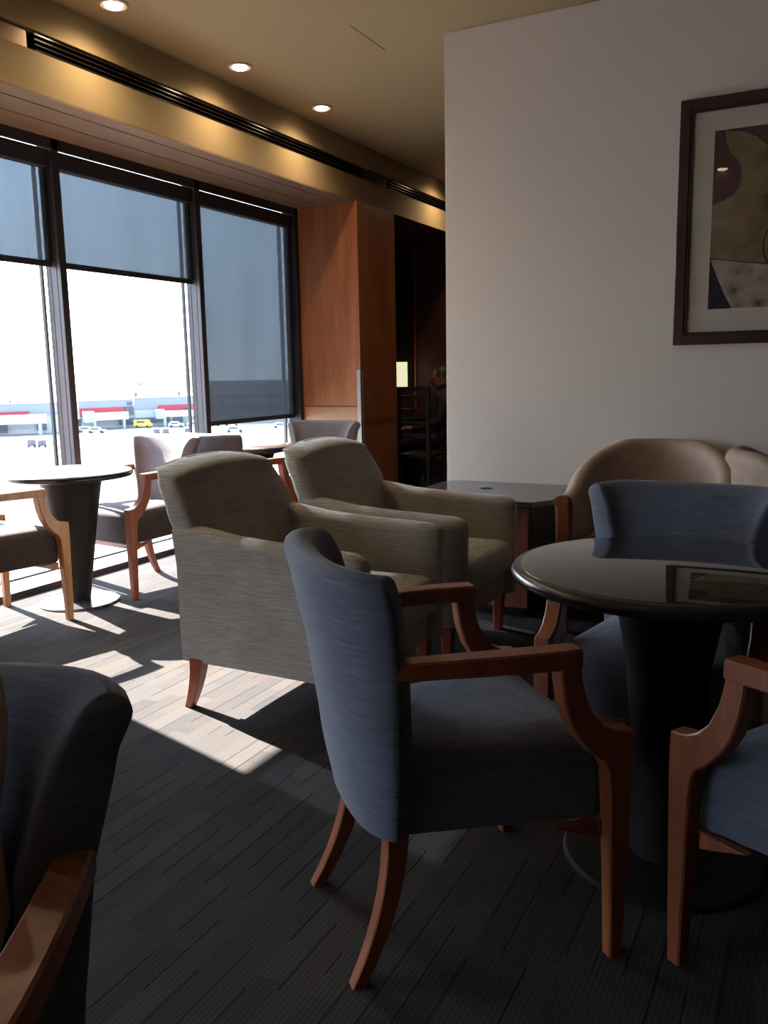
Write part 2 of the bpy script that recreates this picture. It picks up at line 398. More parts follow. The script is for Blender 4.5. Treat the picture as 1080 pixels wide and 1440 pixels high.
def rect_ring(F, R, xc, ht, c=.005):
    """chamfered rectangular section between front point F=(y,z) and rear point R, thickness 2*ht in x"""
    F = Vector(F); R = Vector(R); d = (R-F); L = d.length; d = d/L
    a = F+d*c; b_ = R-d*c
    return [(xc-ht+c, F.x, F.y), (xc+ht-c, F.x, F.y), (xc+ht, a.x, a.y), (xc+ht, b_.x, b_.y),
            (xc+ht-c, R.x, R.y), (xc-ht+c, R.x, R.y), (xc-ht, b_.x, b_.y), (xc-ht, a.x, a.y)]
def make_chair(fab, seatmat, wd, name='dining_armchair'):
    t = thing(name, '', 'chair')
    us = [-1+2*k/18 for k in range(19)]
    W = [(.30, .172), (.45, .184), (.65, .206), (.80, .243), (.885, .276)]
    Y0 = [(.30, -.205), (.45, -.222), (.65, -.248), (.80, -.284), (.885, -.312)]
    SG = [(.30, .034), (.45, .048), (.65, .066), (.80, .082), (.885, .085)]
    HH = [(.30, .040), (.45, .050), (.65, .050), (.80, .043), (.885, .034)]
    rings = []
    zt = .885
    lev = [(.306, .8), (.312, 1)]+[(z, 1) for z in (.34, .39, .44, .50, .56, .62, .68, .73, .78, .82, .85)]
    for k in range(0, 6):
        a = PI/2*k/5; lev.append((zt-.026+.026*math.sin(a), max(.12, math.cos(a))))
    for z, s in lev:
        w, y0, sg, hh = interp(W, z), interp(Y0, z)-.012, interp(SG, z), interp(HH, z)
        h = lambda u, hh=hh: hh*(1.0 if abs(u) < .6 else 1-.08*(abs(u)-.6)/.4)
        x = lambda u, w=w: w*math.sin(u*PI/2*.86)/math.sin(PI/2*.86)
        y = lambda u, y0=y0, sg=sg: y0+sg*abs(u)**2.3
        top = max(0, (z-.55)/(zt-.55))
        zz = lambda px, z=z, top=top: z - top*.012*(abs(px)/.28)**7 + top*.006*(abs(px)/.28)**2
        rings.append(ring_from_mid(us, y, x, h, zz, s))
    bk = MB().loft(rings)
    back = obj('backrest', bk, fab, t, angle=60)
    # piping down the rear edges of the back
    for s in (-1, 1):
        pts = []
        for k in range(22):
            z = lerp(.315, .862, k/21)
            w, y0, sg, hh = interp(W, z), interp(Y0, z), interp(SG, z), interp(HH, z)
            pts.append((s*(w+hh*.30), y0-.012+sg-hh*.86, z))
        obj('piping', MB().tube(pts, .0026, 6), 'piping', back)
    # seat
    def foot(ins, z, crown=0):
        pts = []; n = 11
        wf, wr, yf, yr = .245-ins, .188-ins, .262-ins, -.205+ins
        def corner(cx, cy, r, a0, a1):
            for k in range(6):
                a = lerp(a0, a1, k/5); pts.append((cx+r*math.cos(a), cy+r*math.sin(a), z))
        r = max(.012, .035-ins*.3)
        corner(wf-r, yf-r, r, 0, PI/2); corner(-wf+r, yf-r, r, PI/2, PI)
        corner(-wr+r, yr+r, r, PI, 1.5*PI); corner(wr-r, yr+r, r, 1.5*PI, 2*PI)
        return pts
    rs = [foot(.01, .306), foot(.002, .311), foot(0, .33), foot(-.002, .39), foot(0, .455), foot(.006, .472), foot(.018, .484), foot(.05, .496), foot(.10, .504), foot(.15, .507)]
    obj('seat', MB().loft(rs), seatmat, t, angle=50)
    obj('seat_rail', MB().box(-.235, .235, .200, .238, .275, .309), wd, t, bevel=.003)
    for s in (-1, 1):
        obj('corner_bracket', MB().loft([rect_ring((.235, .309), (.12, .309), s*.250, .010), rect_ring((.235, .268), (.20, .280), s*.250, .010)]), wd, t, bevel=.002)
    for s in (-1, 1):
        st = [((.163, .680), (.118, .680), .272), ((.165, .650), (.119, .645), .272), ((.176, .604), (.127, .594), .272), ((.196, .560), (.143, .545), .272),
              ((.222, .533), (.165, .508), .271), ((.250, .519), (.190, .478), .271), ((.288, .514), (.222, .452), .270),
              ((.289, .495), (.232, .430), .270), ((.289, .40), (.236, .38), .270), ((.287, .28), (.240, .28), .270), ((.284, .12), (.246, .12), .270), ((.281, 0), (.249, 0), .270)]
        rings = []
        for k, (F, R, x) in enumerate(st):
            ht = .023 if k < 9 else lerp(.023, .016, (k-8)/3)
            rings.append(rect_ring(F, R, s*x, ht, .004))
        obj('leg', MB().loft(rings), wd, t, angle=30)
        # armrest
        rings = []
        for k in range(11):
            q = k/10; y = lerp(-.205, .165, q); x = s*(.236+.033*math.sin(q*PI*.6)/math.sin(PI*.6))
            wdt = lerp(.022, .027, q**.7); zt2 = lerp(.702, .702, q)+.003*math.sin(q*PI); th = lerp(.036, .042, q); c = .004
            if k == 10: c = .006
            rings.append([(x-wdt+c, y, zt2), (x+wdt-c, y, zt2), (x+wdt, y, zt2-c), (x+wdt, y, zt2-th+c), (x+wdt-c, y, zt2-th), (x-wdt+c, y, zt2-th), (x-wdt, y, zt2-th+c), (x-wdt, y, zt2-c)])
        obj('armrest', MB().loft(rings), wd, t, angle=30)
        # rear sabre leg
        rings = []
        for k in range(8):
            q = k/7; z = lerp(.315, 0, q); y = -.185-.012*q-.085*q**2.0; x = s*(.155+.033*q); a = lerp(.024, .0155, q); c = .003
            rings.append([(x-a+c, y-a, z), (x+a-c, y-a, z), (x+a, y-a+c, z), (x+a, y+a-c, z), (x+a-c, y+a, z), (x-a+c, y+a, z), (x-a, y+a-c, z), (x-a, y-a+c, z)])
        obj('leg', MB().loft(rings), wd, t, angle=30)
    return t

blue = make_chair('blue', 'blue', 'cherry')
blue.location = (-.725, 1.711, 0); blue.rotation_euler = (0, 0, math.atan2(.699, .715)-PI/2)
blue['label'] = 'blue grey armchair in the centre foreground, its curved back turned to the camera'; blue['group'] = 'blue armchairs round the black table'
G1 = 'blue armchairs round the black table'
dup(blue, (.150, 1.830, 0), math.atan2(.53, -.85)-PI/2, 'blue armchair at the right photo edge, only its arm and front leg in view', G1)
dup(blue, (-.385, 2.50, 0), math.atan2(-1, -.04)-PI/2, 'blue armchair facing the camera behind the black round table', G1)
dup(blue, (-.893, .380, 0), math.atan2(-.91, .41)-PI/2, 'blue armchair in the lower left corner with a khaki jacket on it', G1)
tp = make_chair('taupe', 'taupe_seat', 'oak')
G2 = 'taupe armchairs at the window tables'
tp.location = (-3.750, 2.85, 0); tp.rotation_euler = (0, 0, math.radians(-5.6)); tp['group'] = G2
tp['label'] = 'light wood armchair at left photo edge, on the camera side of the window table'
tp2 = make_chair('taupe', 'taupe_seat', 'redwood')
tp2.location = (-3.655, 3.835, 0); tp2.rotation_euler = (0, 0, PI-.14); tp2['group'] = G2
tp2['label'] = 'taupe armchair with red wood arms facing the camera, between window table and next chair'
dup(tp2, (-3.455, 4.575, 0), math.radians(-9), 'taupe armchair seen from behind, its straight back top between two window tables', G2)
dup(tp2, (-3.36, 5.34, 0), math.radians(187), 'taupe armchair at the far table, facing the camera beside the wood column', G2)

# ------------------------------------------------------------------ beige club chairs
def make_club():
    t = thing('club_armchair', '', 'armchair')
    # back (full width), profile along z: rear y, front y
    prof = [(.20, -.345, -.22), (.45, -.360, -.215), (.60, -.370, -.235), (.70, -.388, -.275), (.78, -.420, -.315), (.85, -.462, -.362), (.89, -.490, -.395)]
    rings = []
    def section(z, yr, yf, w, dz):
        # rounded rectangle in plan, centre raised by dome
        pts = []; r = min(.035, (yf-yr)*.45)
        n = 14
        outer = []
        for (cx, cy, a0) in ((w-r, yr+r, -PI/2), (w-r, yf-r, 0), (-w+r, yf-r, PI/2), (-w+r, yr+r, PI)):
            arc = []
            for k in range(5):
                a = a0+PI/2*k/4; arc.append((cx+r*math.cos(a), cy+r*math.sin(a)))
            outer += arc
            if a0 == 0:   # add points along the front face, slightly bulged
                for k in range(1, 10):
                    q = k/10; x = lerp(w-r, -w+r, q); outer.append((x, yf+.012*math.sin(q*PI)))
            if a0 == PI:
                for k in range(1, 10):
                    q = k/10; x = lerp(-w+r, w-r, q); outer.append((x, yr-.006*math.sin(q*PI)))
        return [(x, y, z+dz*(1-abs(x/.35)**2.2)) for x, y in outer]
    for z in [.19, .25, .35, .45, .55, .62, .68, .73, .78, .82, .85]:
        yr = interp([(a, b_) for a, b_, c_ in prof], z); yf = interp([(a, c_) for a, b_, c_ in prof], z)
        w = interp([(.19, .325), (.45, .328), (.66, .334), (.72, .348), (.80, .338), (.90, .312)], z)
        dz = .05*max(0, (z-.6)/.3)**1.5
        rings.append(section(z, yr, yf, w, dz))
    for k in range(1, 7):
        a = PI/2*k/6; z = .85+.040*math.sin(a); s = math.cos(a)
        yr = -.462-.024*math.sin(a); yf = -.362; c_ = yr+(yf-yr)/2*math.cos(a)*.9+.012; hw = (yf-yr)/2*max(.15, s)
        w = .322-.030*(1-s); dz = .05*((z-.6)/.3)**1.5
        rings.append(section(z, c_-hw, c_+hw, w, dz))
    bk = obj('backrest', MB().loft(rings), 'beige', t, angle=60)
    # arms: lofted along y, section in xz with rolled, slightly flared top
    for s in (-1, 1):
        rings = []
        ys = [-.362, -.30, -.2, -.1, 0, .1, .2, .28, .34, .38, .402, .414, .420]
        for i, y in enumerate(ys):
            zt = interp([(-.362, .715), (-.25, .700), (-.12, .678), (.1, .664), (.42, .652)], y)
            e = max(0, (y-.36)/.06); ins = .022*e**2.2
            fl = .012*max(0, (y+.1)/.5)
            o1 = .350+fl-ins; i1 = .262+ins; zb = .188+ins*.5; zt -= ins
            r = .040-ins*.5; sec = []
            sec += [(i1, zb), ((i1+o1)/2, zb), (o1-.016, zb), (o1-.010, .30), (o1-.012, .45), (o1-.010, .56)]
            for k in range(7):
                a = -.2+(PI/2+.2)*k/6; sec.append((o1-r+r*math.cos(a)*1.05+.004, zt-r+r*math.sin(a)))
            for k in range(1, 6):
                a = PI/2+PI/2*k/5; sec.append((i1+r+r*math.cos(a)*1.1, zt-r+r*math.sin(a)))
            sec += [(i1+.004, .50), (i1, .35)]
            rings.append([(s*x, y, z) for x, z in sec])
        obj('arm', MB().loft(rings), 'beige', t, angle=55)
    # front apron and cushion
    obj('apron', MB().box(-.268, .268, -.25, .385, .19, .315), 'beige', t, bevel=.015, seg=3)
    rings = []
    for z, ins in ((.312, .02), (.322, .006), (.345, 0), (.385, -.006), (.42, 0), (.445, .012), (.458, .03), (.466, .07), (.470, .13)):
        pts = []; r = .045; w = .262-ins; y0, y1 = -.26+ins, .432-ins
        for cx, cy, a0 in ((w-r, y1-r, 0), (-w+r, y1-r, PI/2), (-w+r, y0+r, PI), (w-r, y0+r, -PI/2)):
            for k in range(6):
                a = a0+PI/2*k/5; pts.append((cx+r*math.cos(a), cy+r*math.sin(a), z))
        rings.append(pts)
    cu = obj('seat_cushion', MB().loft(rings), 'beige', t, angle=55)
    for s in (-1, 1):
        for rear in (True, False):
            rings = []
            for k in range(8):
                q = k/7; z = lerp(.20, 0, q); x = s*.315
                if rear: y = -.300-.020*q-.036*q*q; a = lerp(.030, .017, q); b_ = lerp(.024, .016, q)
                else: y = .340-.004*q; a = lerp(.026, .017, q); b_ = a
                c = .003
                rings.append([(x-b_+c, y-a, z), (x+b_-c, y-a, z), (x+b_, y-a+c, z), (x+b_, y+a-c, z), (x+b_-c, y+a, z), (x-b_+c, y+a, z), (x-b_, y+a-c, z), (x-b_, y-a+c, z)])
            obj('leg', MB().loft(rings), 'redwood', t, angle=30)
    return t
club = make_club(); G3 = 'beige club armchairs side by side'
club.location = (-1.745, 2.735, 0); club.rotation_euler = (0, 0, -PI/2); club['group'] = G3
club['label'] = 'beige ribbed club armchair nearer the camera, behind the blue armchair'
dup(club, (-1.705, 3.52, 0), -PI/2, 'beige ribbed club armchair further back, beside the black topped cabinet', G3)

# ------------------------------------------------------------------ tub chairs
def make_tub():
    t = thing('tub_armchair', '', 'armchair')
    # plan: U from front right (+x) round the back to front left; facing +Y
    W, D = .325, .33
    path = []
    for k in range(9): path.append((W+.005, lerp(.33, -.02, k/8)))
    for k in range(1, 24):
        a = -PI*k/24; path.append((W*math.cos(a)*1.0+.0, -.02+D*math.sin(a)))
    for k in range(9): path.append((-W-.005, lerp(-.02, .33, k/8)))
    P = [Vector((x, y, 0)) for x, y in path]; n = len(P)
    L = [0]
    for a, b_ in zip(P, P[1:]): L.append(L[-1]+(b_-a).length)
    rings = []
    for i, p in enumerate(P):
        d = (P[min(i+1, n-1)]-P[max(i-1, 0)]).normalized(); nr = Vector((-d.y, d.x, 0))   # outward is -nr
        q = L[i]/L[-1]; c_ = 1-abs(2*q-1)
        zt = .660+.215*(min(1, max(0, (c_-.18)/.62))**1.1*.5+.5*(3*min(1, max(0, (c_-.10)/.75))**2-2*min(1, max(0, (c_-.10)/.75))**3))
        lean = .05*(c_**1.3); hh = .038
        sec = []
        out = -nr if nr.dot(Vector((p.x, p.y+.02, 0))) < 0 else nr
        prof = [(-hh, .20), (hh, .20), (hh, .40), (hh+.004+lean*.5, zt-.10)]
        for k in range(7):
            a = -.1+(PI+.2)*k/6; prof.append((lean+(hh+.008)*math.cos(a), zt-.045+.045*math.sin(a)))
        prof += [(-hh-.002+lean*.5, zt-.12), (-hh, .40)]
        for o_, z in prof:
            v = p+out*o_; sec.append((v.x, v.y, z))
        rings.append(sec)
    obj('backrest', MB().loft(rings), 'tub', t, angle=55)
    rs = []
    for z, ins in ((.30, .02), (.31, 0), (.40, -.004), (.43, .004), (.445, .02), (.452, .06)):
        pts = []; r = .05; w = .278-ins; y0, y1 = -.26+ins, .345-ins
        for cx, cy, a0 in ((w-r, y1-r, 0), (-w+r, y1-r, PI/2), (-w+.14, y0+.14, PI), (w-.14, y0+.14, -PI/2)):
            rr = r if cy > 0 else .14
            for k in range(6):
                a = a0+PI/2*k/5; pts.append((cx+rr*math.cos(a), cy+rr*math.sin(a), z))
        rs.append(pts)
    obj('seat', MB().loft(rs), 'tub', t, angle=50)
    obj('seat_rail', MB().box(-.27, .27, .29, .335, .20, .30), 'tub', t, bevel=.01)
    for s in (-1, 1):
        # wooden front post with a scrolled head
        pm = MB()
        prof = [(-.030, 0), (.006, 0), (.018, .20), (.022, .45), (.020, .56), (.028, .605)]
        for k in range(9):
            a = -.9+(PI+1.5)*k/8; prof.append((.006+.034*math.cos(a), .632+.032*math.sin(a)))
        prof += [(-.030, .56), (-.026, .35)]
        rr = []
        for y in (.318, .324, .356, .362):
            k = .96 if y in (.318, .362) else 1
            rr.append([(s*(W+.005+x*k), y, z if z < .55 else .628+(z-.628)*k) for x, z in prof])
        pm.loft(rr); post = obj('front_post', pm, 'redwood', t, angle=35)
        lg = MB()
        lg.loft([[(s*.23-a, -.20-b_-a, z), (s*.23+a, -.20-b_-a, z), (s*.23+a, -.20-b_+a, z), (s*.23-a, -.20-b_+a, z)] for z, a, b_ in ((.21, .022, 0), (.1, .019, .02), (0, .015, .06))])
        obj('leg', lg, 'redwood', t, bevel=.003)
    return t
tub = make_tub(); G4 = 'brown tub armchairs along the white wall'
tub.location = (-.745, 4.25, 0); tub.rotation_euler = (0, 0, PI); tub['group'] = G4
tub['label'] = 'brown round-backed tub armchair against the white wall, next to the cabinet'
dup(tub, (.03, 4.27, 0), -PI/2+.25, 'brown tub armchair at right photo edge, mostly hidden behind the blue chair back', G4)

# ------------------------------------------------------------------ tables
def round_table(name, label, loc, rt, zt, top, rb, pr, group=None, edge='black'):
    t = thing(name, label, 'table', loc, 0, group)
    prof = []
    th = .034
    for k in range(9):
        a = -PI/2+PI*k/8; prof.append((rt-.017+.017*math.cos(a), zt-.017+.017*math.sin(a)))
    obj('table_edge', MB().lathe([(rt-.06, zt-th+.001)]+prof+[(rt-.024, zt+.0005)], 96), edge, t, angle=50)
    obj('tabletop', MB().lathe([(rt-.05, zt-th+.004), (rt-.0235, zt-th+.006), (rt-.0235, zt+.0012), (rt-.027, zt+.0022)], 96), top, t, angle=30)
    ped = [(pr[k], z) for k, z in enumerate((.012, .12, .3, .5, .66, zt-th))]
    obj('pedestal', MB().lathe(ped, 48), 'black_matte', t, angle=50)
    obj('base_plate', MB().lathe([(rb, 0), (rb, .008), (rb-.006, .013), (.05, .016)], 64), 'steel' if group else 'black_matte', t, angle=30)
    return t
round_table('round_table', 'large round table with glossy black top in the right foreground', (-.318, 2.145, 0), .390, .766, 'black_gloss', .25, (.080, .083, .088, .100, .128, .165))
G5 = 'small round tables by the windows'
round_table('cafe_table', 'small round window table with sunlit top at left, black tapered pedestal', (-3.675, 3.365, 0), .335, .740, 'laminate', .215, (.058, .074, .100, .130, .158, .176), G5)
round_table('cafe_table', 'small round window table further back, between the two taupe armchairs', (-3.66, 5.02, 0), .335, .740, 'laminate', .215, (.058, .074, .100, .130, .158, .176), G5)

# ------------------------------------------------------------------ cabinet by the white wall
cab = thing('side_cabinet', 'low cabinet with dark clipped-corner top and red wood front by the white wall', 'cabinet', (-1.56, 4.35, 0))
def octa(x0, x1, y0, y1, c, z0, z1, mb):
    p = [(x0+c, y0), (x1-c, y0), (x1, y0+c*1.6), (x1, y1-c), (x1-c, y1), (x0+c, y1), (x0, y1-c), (x0, y0+c)]
    return mb.loft([[(x, y, z) for x, y in p] for z in (z0, z1)])
obj('top', octa(-.43, .37, -.345, .335, .07, .572, .602, MB()), 'cabtop', cab, bevel=.003, angle=20)
obj('body', MB().box(-.36, .274, -.286, .31, .03, .572), 'black', cab, bevel=.003)
for a, b_ in ((-.352, -.045), (-.041, .268)):
    d = obj('door', MB().box(a, b_, -.300, -.284, .05, .562), 'cabinet', cab, bevel=.002)
gr = []
obj('grommet', MB().lathe([(.034, .6015), (.034, .6035), (.028, .6045), (.026, .6025)], 32, (-.085, .06, 0)), 'black_matte', cab)
obj('plinth', MB().box(-.34, .25, -.26, .29, 0, .032), 'black', cab, smooth=False)

# ------------------------------------------------------------------ framed print
pic = thing('framed_print', 'large framed abstract print in ochre and burgundy on the white wall', 'picture', (0, YW, 0))
X0, X1, Z0, Z1 = -.728, .52, 1.352, 2.528
fw = .05
fr = MB()
def mitre(o, i, y0, y1, mb):
    (ax, az, bx, bz), (cx, cz, dx, dz) = o, i
    O = [(ax, az), (bx, az), (bx, bz), (ax, bz)]; I = [(cx, cz), (dx, cz), (dx, dz), (cx, dz)]
    v = [(x, y, z) for y in (y0, y1) for x, z in O+I]; f = []
    for k in range(4):
        j = (k+1) % 4
        f += [(k, j, 4+j, 4+k), (8+k, 12+k, 12+j, 8+j), (k, 8+k, 8+j, j), (4+k, 4+j, 12+j, 12+k)]
    return mb.add(v, f)
obj('frame', mitre((X0, Z0, X1, Z1), (X0+fw, Z0+fw, X1-fw, Z1-fw), -.038, -.001, fr), 'frame_wood', pic, bevel=.004)
obj('fillet', mitre((X0+fw-.001, Z0+fw-.001, X1-fw+.001, Z1-fw+.001), (X0+fw+.012, Z0+fw+.012, X1-fw-.012, Z1-fw-.012), -.030, -.008, MB()), 'innerfillet', pic)
obj('mount', MB().box(X0+.03, X1-.03, -.012, -.006, Z0+.03, Z1-.03), 'mat', pic, smooth=False)
px0, px1, pz0, pz1 = -.567, .36, 1.525, 2.372
obj('artwork', MB().box(px0, px1, -.0135, -.012, pz0, pz1), 'print', pic, smooth=False)
def flat(poly, y, th=.0004):
    m = MB(); n = len(poly)
    return m.loft([[(x, y, z) for x, z in poly], [(x, y-th, z) for x, z in poly]])
art = [c for c in kids(pic) if c.name.startswith('artwork')][0]
def blob(name, poly, mat, y): obj(name, flat(poly, y), mat, art, smooth=False)
blob('lower_wash', [(px0, pz0), (px1, pz0), (px1, 1.69), (-.30, 1.725), (px0, 1.772)], 'print_low', -.0136)
blob('burgundy_shape', [(px0, 2.372), (-.52, 2.372), (-.515, 2.32), (-.495, 2.26), (-.465, 2.235), (-.445, 2.20), (-.437, 2.15), (-.445, 2.10), (-.465, 2.07), (-.51, 2.045), (px0, 2.025)], 'wine', -.0138)
blob('burgundy_corner', [(-.50, 2.372), (px1, 2.372), (px1, 2.18), (-.26, 2.20), (-.31, 2.26), (-.37, 2.32), (-.43, 2.355)], 'wine', -.0137)
blob('navy_wedge', [(px0, pz0), (-.455, pz0), (-.49, 1.59), (-.53, 1.68), (px0, 1.772)], 'navy', -.0139)
def line(pts, w):
    m = MB(); L = []; R = []
    P = [Vector((a, b_)) for a, b_ in pts]
    for i, p in enumerate(P):
        d = (P[min(i+1, len(P)-1)]-P[max(i-1, 0)]).normalized(); nn = Vector((-d.y, d.x))*w
        L.append(p+nn); R.append(p-nn)
    m.loft([[(a.x, -.0142, a.y), (b_.x, -.0142, b_.y), (b_.x, -.0138, b_.y), (a.x, -.0138, a.y)] for a, b_ in zip(L, R)])
    return m
obj('ink_line', line([(-.51, 2.368), (-.43, 2.357), (-.37, 2.322), (-.31, 2.262), (-.26, 2.20), (-.22, 2.12)], .004), 'ink', art, smooth=False)
obj('ink_line', line([(px0, 1.772), (-.44, 1.75), (-.30, 1.727), (0, 1.70), (.2, 1.71), (px1, 1.70)], .0025), 'ink', art, smooth=False)
obj('ink_line', line([(-.20+.125*math.cos(a), 1.815+.14*math.sin(a)) for a in [2*PI*k/40 for k in range(41)]], .004), 'ink', art, smooth=False)
obj('glazing', MB().box(X0+fw-.002, X1-fw+.002, -.0235, -.0215, Z0+fw-.002, Z1-fw+.002), 'picglass', pic, smooth=False)

# ------------------------------------------------------------------ recessed ceiling lamps
def ceiling_lamp(x, y, lab, vis=True):
    t = thing('recessed_ceiling_lamp', lab, 'ceiling light', (x, y, ZC), 0, 'recessed ceiling lamps')
    obj('trim_ring', MB().lathe([(.076, 0), (.076, -.005), (.064, -.009), (.058, -.004), (.050, -.0025), (.050, 0)], 40), 'rim', t)
    obj('lens', MB().lathe([(.046, -.002), (.044, -.012), (.032, -.018), (.01, -.021)], 32), 'lamp', t)
    return t
LP = [(-3.29, 3.52, 'round warm ceiling lamp at the top photo edge, nearest of the row'),
      (-3.28, 4.55, 'round warm ceiling lamp, the middle of the three lamps in view'),
      (-3.28, 5.50, 'round warm ceiling lamp, the furthest of the three lamps in view'),
      (-3.28, 7.95, 'round warm ceiling lamp hidden past the white wall edge'),
      (-1.02, .28, 'round warm ceiling lamp near the camera, seen mirrored in the picture glass'),
      (-3.28, 2.45, 'round warm ceiling lamp over the window tables, above the photo'),
      (-3.28, 1.35, 'round warm ceiling lamp by the window pier, above the photo')]
for i, (x, y, l) in enumerate(LP):
    ceiling_lamp(x, y, l)
    ld = bpy.data.lights.new('lamp_light', 'SPOT'); ld.energy = 30 if i != 4 else 2; ld.color = (1, .76, .47)
    ld.spot_size = math.radians(165); ld.spot_blend = 1; ld.shadow_soft_size = .05
    lo = bpy.data.objects.new('lamp_light', ld); C.objects.link(lo); lo.location = (x, y, ZC-.03)

# ------------------------------------------------------------------ khaki jacket on the corner chair
jk = MB(); rings = []
for z, cx, cy, a, b_, ph in ((.510, -.07, -.05, .12, .10, 0), (.525, -.075, -.065, .125, .10, .3), (.56, -.08, -.09, .122, .085, .7), (.61, -.085, -.105, .115, .078, 1.1), (.65, -.09, -.125, .116, .070, 1.5), (.70, -.115, -.145, .080, .050, 1.9), (.75, -.124, -.162, .060, .042, 2.4), (.80, -.130, -.182, .056, .038, 2.9), (.85, -.130, -.205, .053, .034, 3.4), (.892, -.130, -.228, .040, .028, 3.8), (.905, -.130, -.232, .024, .016, 3.9)):
    rings.append([(cx+.022+a*(1+.06*math.sin(5*t+ph))*math.cos(t), cy+b_*(1+.08*math.sin(4*t+ph*1.7))*math.sin(t), z+.006*math.sin(3*t+ph)) for t in [2*PI*k/40 for k in range(40)]])
jo = tag(obj('jacket', jk.loft(rings), 'jacket', angle=80), 'crumpled khaki jacket at the left photo edge, heaped on the corner armchair', 'jacket')
jo.location = (-.893, .380, 0); jo.rotation_euler = (0, 0, math.atan2(-.91, .41)-PI/2)

# ------------------------------------------------------------------ alcove: lamp, table, chair, person
at_ = thing('console_table', 'dark console table in the unlit alcove under the glowing lamp', 'table', (-4.10, 8.55, 0))
obj('tabletop', MB().box(-.26, .18, -.22, .22, .70, .74), 'black', at_, bevel=.004)
for sx in (-.23, .15):
    for sy in (-.18, .18): obj('leg', MB().box(sx-.02, sx+.02, sy-.02, sy+.02, 0, .70), 'black', at_, smooth=False)
tl = thing('table_lamp', 'small lit table lamp with pale yellow drum shade in the dark alcove', 'lamp', (-4.20, 8.55, .741))
obj('base', MB().lathe([(.06, 0), (.06, .012), (.02, .03), (.012, .10), (.012, .30), (.008, .31)], 24), 'black', tl)
obj('lamp_shade', MB().lathe([(.085, .29), (.085, .60), (.080, .60), (.080, .29)], 32), 'lampshade', tl)
lc = thing('ladder_back_chair', 'dark slatted ladder-back chair standing in the unlit alcove', 'chair', (-3.42, 7.42, 0), 0)
for sx in (-.15, .15):
    obj('leg', MB().box(sx-.018, sx+.018, -.20, -.165, 0, 1.10), 'black', lc, bevel=.003)
    obj('leg', MB().box(sx-.018, sx+.018, .165, .20, 0, .44), 'black', lc, bevel=.003)
for z in (.62, .74, .86, .98, 1.06): obj('slat', MB().box(-.14, .14, -.193, -.175, z, z+.04), 'black', lc, smooth=False)
obj('seat', MB().box(-.18, .18, -.20, .21, .44, .475), 'black', lc, bevel=.006)

def person():
    t = thing('person', 'person in dark clothing seated in the dark alcove, at the white wall edge', 'person', (-3.54, 8.20, 0), math.radians(115))
    def skin(name, verts, edges, radii, mat, parent, root=0, sub=2):
        me = bpy.data.meshes.new(name); me.from_pydata(verts, edges, []); me.update()
        o = bpy.data.objects.new(name, me); C.objects.link(o); o.parent = parent
        s = o.modifiers.new('skin', 'SKIN'); s.use_smooth_shade = True
        for i, r in enumerate(radii): me.skin_vertices[0].data[i].radius = r if isinstance(r, tuple) else (r, r)
        me.skin_vertices[0].data[root].use_root = True
        b = o.modifiers.new('sub', 'SUBSURF'); b.levels = b.render_levels = sub
        me.materials.append(M[mat]); return o
    V = [(0, 0, .50), (0, -.02, .68), (0, -.03, .86), (0, -.02, .98), (0, 0, 1.06), (0, .02, 1.13), (0, .025, 1.20)]
    E = [(i, i+1) for i in range(6)]; Rr = [(.15, .12), (.14, .11), (.16, .11), (.13, .09), (.05, .05), (.075, .085), (.06, .075)]
    def chain(frm, pts, rs):
        last = frm
        for p, r in zip(pts, rs):
            V.append(p); Rr.append((r, r)); E.append((last, len(V)-1)); last = len(V)-1
        return last
    for s in (-1, 1):
        chain(3, [(s*.17, -.01, .95), (s*.21, .05, .73), (s*.17, .26, .66), (s*.14, .32, .66)], [.055, .042, .032, .028])
        chain(0, [(s*.10, .08, .52), (s*.12, .42, .52), (s*.12, .44, .28), (s*.12, .43, .06), (s*.13, .54, .035)], [.085, .065, .05, .035, .03])
    skin('body', V, E, Rr, 'shirt', t)
    hd = MB()
    pts = []
    rings = []
    for k in range(13):
        a = -PI/2+PI*k/12; z = 1.165+.115*math.sin(a); r = math.cos(a)
        ring = []
        for j in range(20):
            b_ = 2*PI*j/20; x = .075*r*math.cos(b_); y = .02+.095*r*math.sin(b_)
            if math.sin(b_) > .9 and 4 <= k <= 6: y += .014      # nose
            if math.sin(b_) > .6 and k < 3: y += .012            # chin
            if math.sin(b_) > .7 and k == 7: y -= .006           # eye sockets
            ring.append((x, y, z))
        rings.append(ring)
    obj('head', hd.loft(rings), 'skin', t, sub=1)
    hr = MB(); rings = []
    for k in range(6, 13):
        a = -PI/2+PI*k/12; z = 1.172+.118*math.sin(a); r = math.cos(a)
        rings.append([(.080*r*math.cos(2*PI*j/20), .006+.096*r*math.sin(2*PI*j/20), z) for j in range(20)])
    obj('hair', hr.loft(rings), 'hair', t)
    for s in (-1, 1):
        obj('ear', MB().tube([(s*.074, .015, 1.14), (s*.084, .01, 1.165), (s*.078, .015, 1.185)], .009, 6), 'skin', t)
        hm = []; 
        wr = Vector((s*.14, .31, .66))
        HV = [tuple(wr), (s*.125, .36, .66), (s*.12, .385, .66)]; HE = [(0, 1), (1, 2)]; HR = [(.022, .022), (.03, .016), (.028, .014)]
        for f in range(4):
            x = s*(.092+.017*f); ln = (.055, .065, .060, .045)[f]
            i0 = len(HV); HV += [(x, .395, .658), (x, .395+ln*.6, .652), (x, .395+ln, .635)]; HE += [(2, i0), (i0, i0+1), (i0+1, i0+2)]; HR += [(.009, .009), (.008, .008), (.007, .007)]
        i0 = len(HV); HV += [(s*.092, .37, .668), (s*.075, .395, .665)]; HE += [(1, i0), (i0, i0+1)]; HR += [(.010, .010), (.008, .008)]
        skin('hand', HV, HE, HR, 'skin', t, sub=1)
    return t
person()
